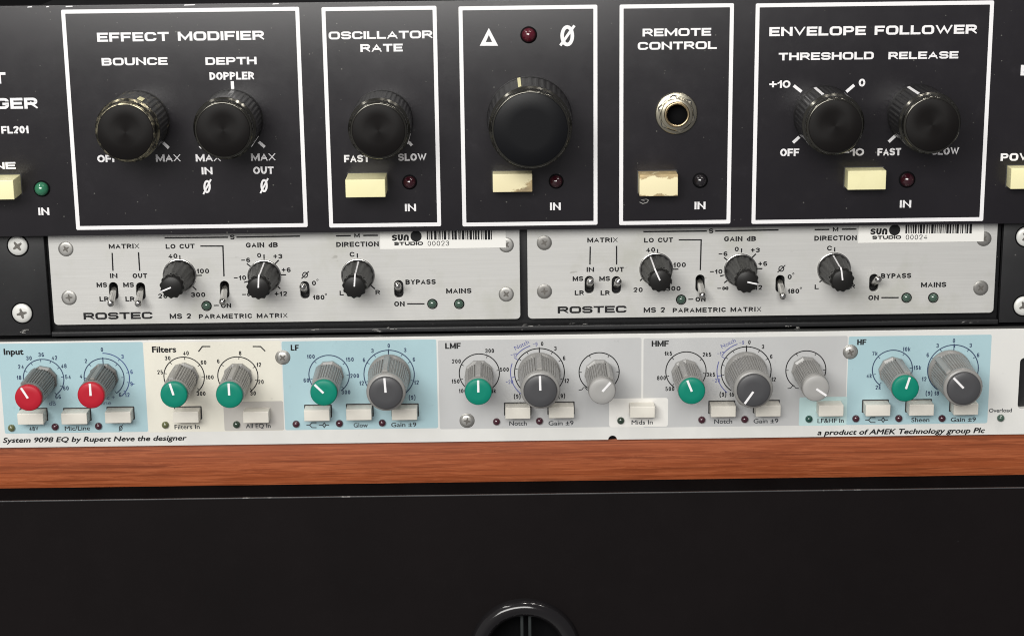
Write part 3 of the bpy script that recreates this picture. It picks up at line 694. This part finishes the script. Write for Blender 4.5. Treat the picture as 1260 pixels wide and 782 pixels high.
# the copy beside it: other knob positions, other switches, other number
md2 = copy_tree(md)
md2.location.x += (P(652, 340, YR)[0] - P(65.3, 340, YR)[0]) * U
md2['label'] = 'silver brushed metal module with both matrix toggle levers flipped up'
sticker('00023', md); sticker('00024', md2)
kn = [o for o in md2.children if o.name.startswith('knob')]
kn.sort(key=lambda o: o.location.x)
for o, a in zip(kn, (-24, 103, -8)): o.rotation_euler = (0, math.radians(a), 0)
tg_ = sorted([o for o in md2.children if o.name.startswith('toggle')], key=lambda o: o.location.x)
for o, (up, sw) in zip(tg_, ((True, 1), (True, 3), (False, 2), (False, 1), (True, 3))):
    o.rotation_euler = (math.radians(-24 if up else 25), 0, math.radians(sw))
for o in list(md2.children):
    if o.name.startswith('screw'): o.data = o.data.copy(); o.data.materials[0] = SCREWD

# ================================================================== pale equaliser unit
YE = -6.0
ze1 = (P(10, 417.8, YE)[1] + P(1250, 406.2, YE)[1]) / 2 - .2; ze0 = (P(40, 548, YE)[1] + P(1200, 537, YE)[1]) / 2
eq = thing('equalizer_unit', 'pale rack equalizer with blue and grey zones and ribbed knobs with red and green caps', 'equalizer')
nx_, nz_ = P(753.8, 537.5, YE)
out = rrect(-252, 252, ze0, ze1, [.5] * 4, 3)
notch = [(nx_ + 2.0 * math.cos(t), ze0 + 2.0 * math.sin(t)) for t in [i * math.pi / 12 for i in range(24)]]
slotR = stadium(*P(1266, 471.5, YE), 25 / S(1250, 470, YE), 65 / S(1250, 470, YE), 10)
xs, zs = P(1266, 471.5, YE)
slotR = rrect(xs - 12.4 / 2.7, xs + 12.4 / 2.7, zs - 32.5 / 2.65, zs + 32.5 / 2.65, [2.0] * 4, 6)
pl = boolean_plate('front_panel', [(x, z) for x, z in out], [notch, slotR], 4.0, EQP, eq, (0, YE, 0))
b = MB(); b.box(-252, 252, YE + 4.2, YE + 90, ze0 + .1, ze1 - 1.2); b.build('chassis', FRAMEB, eq)
EDGEM = mat('dark_grey_edge', (.09, .09, .088), .45, .3)  # darker grey strip along the panel's top face
b = MB(); b.box(-252, 252, YE + .45, YE + 4.0, ze1 + .01, ze1 + .22); b.build('top_edge', EDGEM, eq)
b = MB(); b.prism([(x, z) for x, z in notch if z > ze0 + .02] + [(nx_ - 2, ze0 + .02)], YE + .7, YE + 3.9); b.build('notch_shade', DARK, eq)  # added dark block, stands in for the shade inside the notch
def zone(x0, y0, x1, y1, m, lift=.03, r=.8):
    xm, ym = (x0 + x1) / 2, (y0 + y1) / 2
    X0, X1 = P(x0, ym, YE)[0], P(x1, ym, YE)[0]; Z1, Z0 = P(xm, y0, YE)[1], P(xm, y1, YE)[1]
    b = MB(); b.flat(rrect(X0, X1, Z0, Z1, [r] * 4, 4), YE - lift); b.build('printed_zone', m, eq)
zone(1.5, 421.5, 179, 532, EQBLUE); zone(179.5, 420, 347.5, 530.5, EQCREAM); zone(275.5, 493.4, 349, 529.3, EQGREY2, .06)
zone(348.6, 418.5, 538, 527.6, EQBLUE); zone(540, 416.9, 789, 526, EQGREY); zone(791.6, 414.6, 1041.3, 524, EQGREY)
zone(749.5, 489.5, 822, 524.8, EQWHITE, .06, 1.2); zone(983.3, 488, 1042, 523, EQAQUA, .06); zone(1042.6, 412.6, 1217.5, 521.3, EQBLUE)
def es(name, m, fn, lift=.09):
    s = Sheet(YE, (0, 0, 0), lift, (m, eq) if name == 'lettering' else None); fn(s); return s.done(name, m, eq)
def e_titles(s):
    s.T('Input', 5.2, 28.8, 435.9, 7.3, 0, 0, .06); s.T('Filters', 187.6, 216.6, 433, 7.2, 0, 0, .06); s.E('LF', 357.8, 367.8, 431, 7.1, tv=.26, th=.2, gap=.08); s.E('LMF', 547.8, 567, 428.8, 7.2, tv=.26, th=.2, gap=.08)
    s.E('HMF', 801.8, 822.9, 425.9, 7.1, tv=.26, th=.2, gap=.08); s.E('HF', 1054.6, 1065.9, 424, 6.9, tv=.26, th=.2, gap=.08)
    s.L([(244.2, 432.3), (249, 426), (258.8, 426)], 1.5); s.L([(311, 426), (320.5, 426), (326.3, 431.7)], 1.5)
es('lettering', BLACKINK, e_titles)
def e_bottom(s):
    s.T('System 9098 EQ by Rupert Neve the designer', 3.8, 229.8, 542.6, 6.0, 0, .22, .055)
    s.T('a product of AMEK Technology group Plc', 1005.9, 1211.5, 533.3, 6.2, 0, .22, .055)
es('lettering', BLACKINK, e_bottom)
def e_buttons(s):
    T = lambda t, a, b, c, h=5.3: s.T(t, a, b, c, h, 0, 0, .028)
    s.E('48V', 36, 47.5, 529.6, 5.3, tv=.2, th=.17, R=.45, gap=.12); T('Mic/Line', 80, 110.8, 529); T('Filters In', 215, 245.7, 527.2); T('All EQ In', 302.7, 333, 526); T('Glow', 435.3, 452.6, 525.2)
    T('Gain \u00b19', 481.5, 512.2, 524.6); T('Notch', 626.8, 648, 522.9); T('Gain \u00b19', 675, 705.6, 522.6); T('Mids In', 777.2, 803, 521.6)
    T('Notch', 878.9, 900.8, 520.5); T('Gain \u00b19', 927.2, 957.5, 520); T('LF&HF In', 1005.9, 1038, 519.6); T('Sheen', 1121.3, 1143.3, 518.6); T('Gain \u00b19', 1169.8, 1200.5, 518.2); T('Overload', 1216.7, 1244.7, 506.6, 4.6)
    s.oval(148.6, 526.2, 1.7, 2.6, 1.1); s.L([(146.4, 530), (150.9, 522.2)], .9)
    for x, y in ((377, 522.6), (1064.6, 516.2)):
        s.L([(x, y), (x + 4, y)], 1.1); s.L([(x + 12.5, y - 3), (x + 7, y - 3), (x + 4, y), (x + 7, y + 3), (x + 12.5, y + 3)], 1.1)
        s.L([(x + 15.5, y), (x + 20, y)], 1.1); s.L([(x + 20, y), (x + 22, y - 2.8), (x + 24, y), (x + 22, y + 2.8)], 1.1, True); s.L([(x + 24, y), (x + 28, y)], 1.1)
es('lettering', GREYINK, e_buttons)
# (centre, radius, numerals, stroke ink, extra)
def ang(cx, cy, x, y): return math.degrees(math.atan2(x - cx, cy - y))
def dial(cx, cy, R, nums, ink, line=False, nh=5.2, a=(-145, 145), ticks=None, mid=True):
    def fn(s):
        s.arc(cx, cy, R, a[0], a[1], 1.25)
        for t, x, y in nums:
            s.Ec(t, x, y, nh, .66, tv=.20, th=.18)
        for t in (ticks if ticks is not None else [ang(cx, cy, x, y) for _, x, y in nums]): s.tick(cx, cy, t, R - 3.4, R, .8)
        if line: s.tick(cx, cy, 0, R - 7, R + 1.5, 1.2)
    return es('dial_scale', ink, fn)
q0 = lambda l: [(t, x / 5.215 + ox, y / 5.215 + 400) for ox, L_ in l for t, x, y in L_]
dial(53.7, 465.6, 24.9, q0([(0, [('18', 123, 335), ('24', 135, 265), ('30', 187, 210), ('36', 265, 188), ('42', 350, 208), ('48', 410, 260), ('54', 437, 330), ('60', 424, 402), ('66', 374, 458)])]), NAVYINK, ticks=[-5 + 30 * i for i in range(-4, 6)])
dial(128.1, 464.3, 24.6, q0([(0, [('0', 655, 155), ('2', 552, 228), ('4', 520, 325), ('6', 772, 445)])]), NAVYINK, True, ticks=[-90, -45, 45, 90, 145])
def arc2(s):
    s.arc(128.1, 464.3, 31.2, 0, 140, 1.2)
    for t, x, y in q0([(0, [('3', 787, 200), ('6', 845, 298), ('9', 845, 375), ('12', 818, 445)])]): s.Ec(t, x, y, 5.2, .66, tv=.20, th=.18); s.tick(128.1, 464.3, ang(128.1, 464.3, x, y), 28.4, 31.5, .8)
    s.L([(163.2, 472), (165.5, 472)], .8)
es('dial_scale', mat('slate_blue_ink', (.05, .085, .22), .5), arc2)
def e_small(s):
    s.T('dB', 60.4, 69, 498.4, 5.4, .008); s.T('Mic +', 124, 141.5, 491.2, 5.2, .008); s.T('Line', 122, 137, 497.6, 5, .008)
es('lettering', mat('faded_blue_ink', (.10, .14, .22), .5), e_small)
dial(226.6, 462.9, 24.9, q0([(170, [('25', 142, 300), ('30', 190, 210), ('40', 307, 178), ('60', 420, 237), ('100', 460, 332), ('300', 405, 437)])]), BLACKINK)
dial(292.7, 462.4, 24.7, q0([(170, [('6', 515, 230), ('8', 655, 178), ('12', 775, 252), ('20', 788, 362), ('30', 738, 435)])]), BLACKINK)
dial(405, 460.7, 24.9, q0([(340, [('60', 193, 352), ('100', 222, 200), ('150', 472, 218), ('200', 503, 323), ('300', 447, 428)])]), NAVYINK)
dial(478.8, 460.4, 31, q0([(340, [('12', 548, 370), ('6', 563, 222), ('3', 617, 163), ('0', 722, 130), ('3', 827, 158), ('6', 883, 218), ('12', 900, 365), ('(9)', 872, 462)])]), NAVYINK, True)
dial(589.8, 458.8, 24.7, q0([(520, [('150', 212, 358), ('200', 217, 230), ('300', 430, 163), ('500', 525, 283), ('100', 258, 420), ('1k', 457, 420)])]), BLACKINK)
dial(663.8, 457.9, 30.7, q0([(520, [('0', 767, 118), ('3', 852, 148), ('6', 908, 210), ('12', 925, 355), ('(9)', 893, 452), ('(9)', 607, 455)])]), BLACKINK, True, ticks=[-110, -80, -55, -30, 32, 60, 108])
dial(737.2, 457.3, 24.7, [], BLACKINK, ticks=[-90, -30, 30, 90])
dial(844, 456.4, 24.8, q0([(680, [('500', 752, 407), ('800', 698, 337), ('1k5', 742, 180), ('2k5', 990, 187), ('3k5', 1015, 315)])]), BLACKINK)
dial(918, 456, 30.8, q0([(840, [('0', 428, 108), ('3', 515, 137), ('6', 568, 200), ('12', 583, 345), ('(9)', 258, 443), ('18', 314, 443)])]), BLACKINK, True, ticks=[-100, -75, -55, -33, 32, 60, 108])
dial(991.5, 455, 24.6, [], BLACKINK, ticks=[-90, -30, 30, 90])
q1 = lambda ox, z_, L_: [(t, x / z_ + ox, y / z_ + 400) for t, x, y in L_]
dial(1098, 454.2, 24.6, q1(960, 5.2125, [('2k', 628, 397), ('4k', 570, 323), ('7k', 607, 180), ('10k', 810, 152)]) + [('15k', 1128.8, 452)], NAVYINK)
dial(1172.5, 454.2, 31.2, q1(1080, 5.2111, [('12', 297, 343), ('6', 320, 190), ('3', 383, 130), ('0', 488, 98), ('3', 595, 128), ('6', 643, 190), ('18', 377, 435), ('(9)', 328, 435)]), NAVYINK, True)
def notch_scale(cx, cy, R, R2):
    def fn(s):
        s.arc(cx, cy, R2, -140, -70, 1.1); s.arc(cx, cy, R2 + .3, -52, -18, 1.1)
        for a_ in (-100, -58): s.tick(cx, cy, a_, R, R2 + .5, .9)
        s.Ec('\u22129', cx - 5.3, cy - 34.8, 4.8, .6, tv=.14, th=.13); s.Ec('\u221212', cx - 31.4, cy - 21.4, 4.8, .6, tv=.14, th=.13); s.Ec('\u221220', cx - 36.9, cy + 11.6, 4.8, .6, tv=.14, th=.13)
        # the word curves along the arc
        m = MB(); a0 = s.q(cx, cy); typeset(m, 'Notch', 0, 0, 5.2 / S(cx, cy, YE), width=19 / S(cx, cy, YE), off=.004, y=s.y)
        t = math.radians(26); ct, st2 = math.cos(t), math.sin(t); ox, oz = s.q(cx - 29.5, cy - 27.5)
        s.mb.add([(ox + x * ct - z * st2, y, oz + x * st2 + z * ct) for x, y, z in m.v], m.f)
    return es('dial_scale', BLUEINK, fn)
notch_scale(663.8, 457.9, 30.7, 35.6); notch_scale(918, 456, 30.8, 35.8)
def bells(s):
    for cx, cy, w_ in ((719, 478.3, 7), (976, 476.3, 7)):
        s.L([(cx - w_, cy + 1.2), (cx - 3.2, cy + .8), (cx - 1, cy - 2), (cx + 1, cy - 2), (cx + 3.2, cy + .8), (cx + w_, cy + 1.2)], .9)
es('dial_scale', BLACKINK, bells, .1)

KE = 1.0365; HE = H(KE, YE)
sE = S(640, 470, YE)
def eq_knob(cx, cy, a, body, cap, big, label=None):
    bx, by = base_of(cx, cy, KE); rc = (20.8 if big else 16.6) / (sE * KE); rr = (24.2 if big else 17.0) / (sE * KE)
    Rb = (25.3 if big else 17.2) / sE; h = HE; ribs = 44 if big else 32; n_ = ribs * 4
    m = MB(); rib = lambda j, i, a_: 0.0 if (i % 4) < 2 else -.62
    nb_ = 64 if big else 9; m.lathe([(Rb + .3, .4), (Rb + .3, 1.9), (Rb - 1.4, 2.7)], nb_, cap=False, smooth=big, phase=math.pi / 9)
    m.lathe([(Rb - 1.3, 2.0), (Rb - .9, 2.8), (Rb - .1, 5.2), (rr - .05, h - 4.6)], n_, rad=rib, cap=False, smooth=False)
    m.lathe([(rr - .4, h - 5), (rr + .05, h - 4.5), (rr + .05, h - 2.6), (rr - .35, h - 1.9), (rc, h - 1.7)], 64, cap=False)
    kb = m.build('knob', body, eq, on(bx, by, YE), label); kb.rotation_euler = (0, math.radians(a), 0)
    m = MB(); e = 1.0
    m.lathe([(rc, h - 2.2), (rc, h - .75), (rc - .22, h - .25), (rc - .6, h), (rc * .5, h + .04), (.1, h + .06)], 64); m.build('coloured_cap', cap, kb)
    m = MB(); w_ = 1.5 if not big else 1.6
    q = [(Rb - .5, 1.9), (Rb + .75, 4.4), (rr + .75, h - 5.2), (rr - .2, h - 4.4)]; vs = []
    for r, hh in q: vs += [(-w_, -hh, r - .9), (-w_ * .62, -hh, r), (w_ * .62, -hh, r), (w_, -hh, r - .9)]
    m.add(vs, [(4 * i + j, 4 * i + j + 1, 4 * i + j + 5, 4 * i + j + 4) for i in range(3) for j in range(3)]); m.build('pointer_ridge', body, kb)
    m = MB(); w_ = .50; m.box(-w_, w_, -h - .14, -h + .1, .1 if not big else .5, rc - .35, 0); m.build('pointer_line', WHITE, kb)
    return kb
for a in ((33, 491.7, -29, KSHADE, CRED, 0, 'ribbed knob with a red cap, its line tilted'), (110.3, 488.6, 0, KSHADE, CRED, 0, 'ribbed knob with a red cap, its line upright'), (212.6, 487.8, -15, KGREY, CGRN, 0), (281.2, 488.2, 0, KGREY, CGRN, 0),
          (397.7, 485.3, -44, KGREY, CGRN, 0), (474.2, 485.7, -3, KGREY, CDRK, 1), (588.5, 484.4, 0, KGREY, CGRN, 0), (665, 483.2, -1, KGREY, CDRK, 1),
          (741.4, 483.4, 41, KGREY, CLGT, 0), (852, 483.4, -22, KGREY, CGRN, 0), (928.5, 482.3, 214, KGREY, CDRK, 1), (1005.3, 479.8, 125, KGREY, CLGT, 0),
          (1115.9, 480.2, 16, KGREY, CGRN, 0), (1188, 480, -44, KGREY, CDRK, 1)): eq_knob(*a)
for x, y in ((36.9, 515.8), (90.8, 515.5), (144.6, 514), (228.2, 513.8), (314.5, 513.8), (389.6, 511.5), (441.4, 510.5), (497.5, 510.3), (637.2, 508.8), (690.9, 507.9),
             (790.7, 507.4), (890.4, 506.6), (945.7, 505.9), (1023.1, 505.7), (1080.9, 505.4), (1134.5, 504.8), (1189.2, 504)):
    push_button(x - 15.4, x + 15.4, y - 7, y + 7, 1.0085, IVORY, eq, YE, hole=.55, bev=.3)
for x, y, m_ in ((14.4, 526, LOLV), (68, 524.6, LMAR), (121.4, 523.7, LMAR), (203.6, 522.3, LOLV), (291.2, 521.8, LDGR), (364.4, 521.2, LMAR), (417.7, 520.4, LMAR), (470.4, 519.8, LMAR),
                (611, 518.3, LMAR), (663.8, 517.5, LMAR), (763.8, 517, LDGR), (863.5, 516, LMAR), (916.3, 515.4, LMAR), (995.3, 515, LTEAL), (1053, 514.5, LMAR), (1105.8, 514.2, LMAR), (1159, 514.2, LMAR), (1231.2, 513.8, LGRY)):
    lamp(x, y, 4.6, m_, eq, YE, False, .9)
for x, y, rt in ((348, 439.3, 40), (574.7, 517, 80), (1046.3, 432.6, 25)): screw(x, y, 8.2, SCREWM, eq, YE, rot=rt, washer=SCREWD)

# ================================================================== wooden board under the equaliser
YW = -3.5
zw1 = ze0 - .15; zw0 = (P(10, 598, YW)[1] + P(1250, 590.3, YW)[1]) / 2
b = MB(); b.box(-320, 320, YW, YW + 240, zw0, zw1, .35)
wd_ = b.build('wooden_board', WOOD); wd_['label'] = 'orange brown wood grain board running under the pale equalizer'; wd_['category'] = 'shelf board'

# ================================================================== black cabinet below
YC = -21.0
zc1 = (P(10, 613.6, YC)[1] + P(1250, 602.6, YC)[1]) / 2
cb = thing('black_cabinet', 'plain black cabinet front below the wood, with a glossy ring at its bottom centre', 'cabinet')
rx, rz = P(646, 799.5, YC); k = S(646, 790, YC)
circ = [(rx + 50 / k * math.cos(t), rz + 50 / k * math.sin(t)) for t in [i * math.pi / 32 for i in range(64)]]
fp = boolean_plate('front_board', rrect(-330, 330, zc1 - 190, zc1, [0, 0, .01, .01], 2), [circ], 18, CABB, cb, (0, YC, 0))
b = MB(); b.box(-330, 330, YC + 18.1, YC + 250, zc1 - 190, zc1 - .1); b.build('cabinet_body', CABB, cb)
MATTE = mat('matte_black_top', (0.004, 0.004, 0.0045), 0.9, 0, 0.04)
b = MB(); b.box(-330, 330, YC + .5, YC + 60, zc1 + .05, zc1 + .25); b.build('top_panel', MATTE, cb)
b = MB(); b.box(-330, 330, YC + 20, YC + 40, zc1 + .3, zw0 - .3); b.build('recessed_rail', MATTE, cb)
EDGE = mat('worn_highlight_edge', (0.075, 0.075, 0.078), 0.35); n = N(EDGE)  # lighter grey paints the edge's highlight line; pale flecks are worn paint
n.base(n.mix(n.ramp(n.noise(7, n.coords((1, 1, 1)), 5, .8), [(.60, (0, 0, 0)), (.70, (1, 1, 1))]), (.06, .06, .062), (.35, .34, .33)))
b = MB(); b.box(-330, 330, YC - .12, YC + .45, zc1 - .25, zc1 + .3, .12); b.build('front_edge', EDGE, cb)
b = MB()
tor = [(68.8 / k, 0), (68.6 / k, 1.2), (67 / k, 2.8), (63.5 / k, 4.2), (59 / k, 4.9), (55 / k, 4.6), (50 / k, 3.2), (46.5 / k, 1.2), (45.2 / k, -1.5), (45 / k, -10)]
b.lathe(tor, 96, cap=False); b.build('port_ring', GLOSS, cb, (rx, YC, rz))
b = MB(); b.lathe([(49 / k, -16), (.1, -16)], 48); b.build('port_floor', DARK, cb, (rx, YC, rz))
for px in (642.3, 652):
    x = P(px, 775, YC + 5)[0]; b = MB()
    b.box(x - .75, x + .75, YC + 5, YC + 6.5, rz - 17.5, rz + 17.5, .3); b.build('port_rod', ROD, cb)
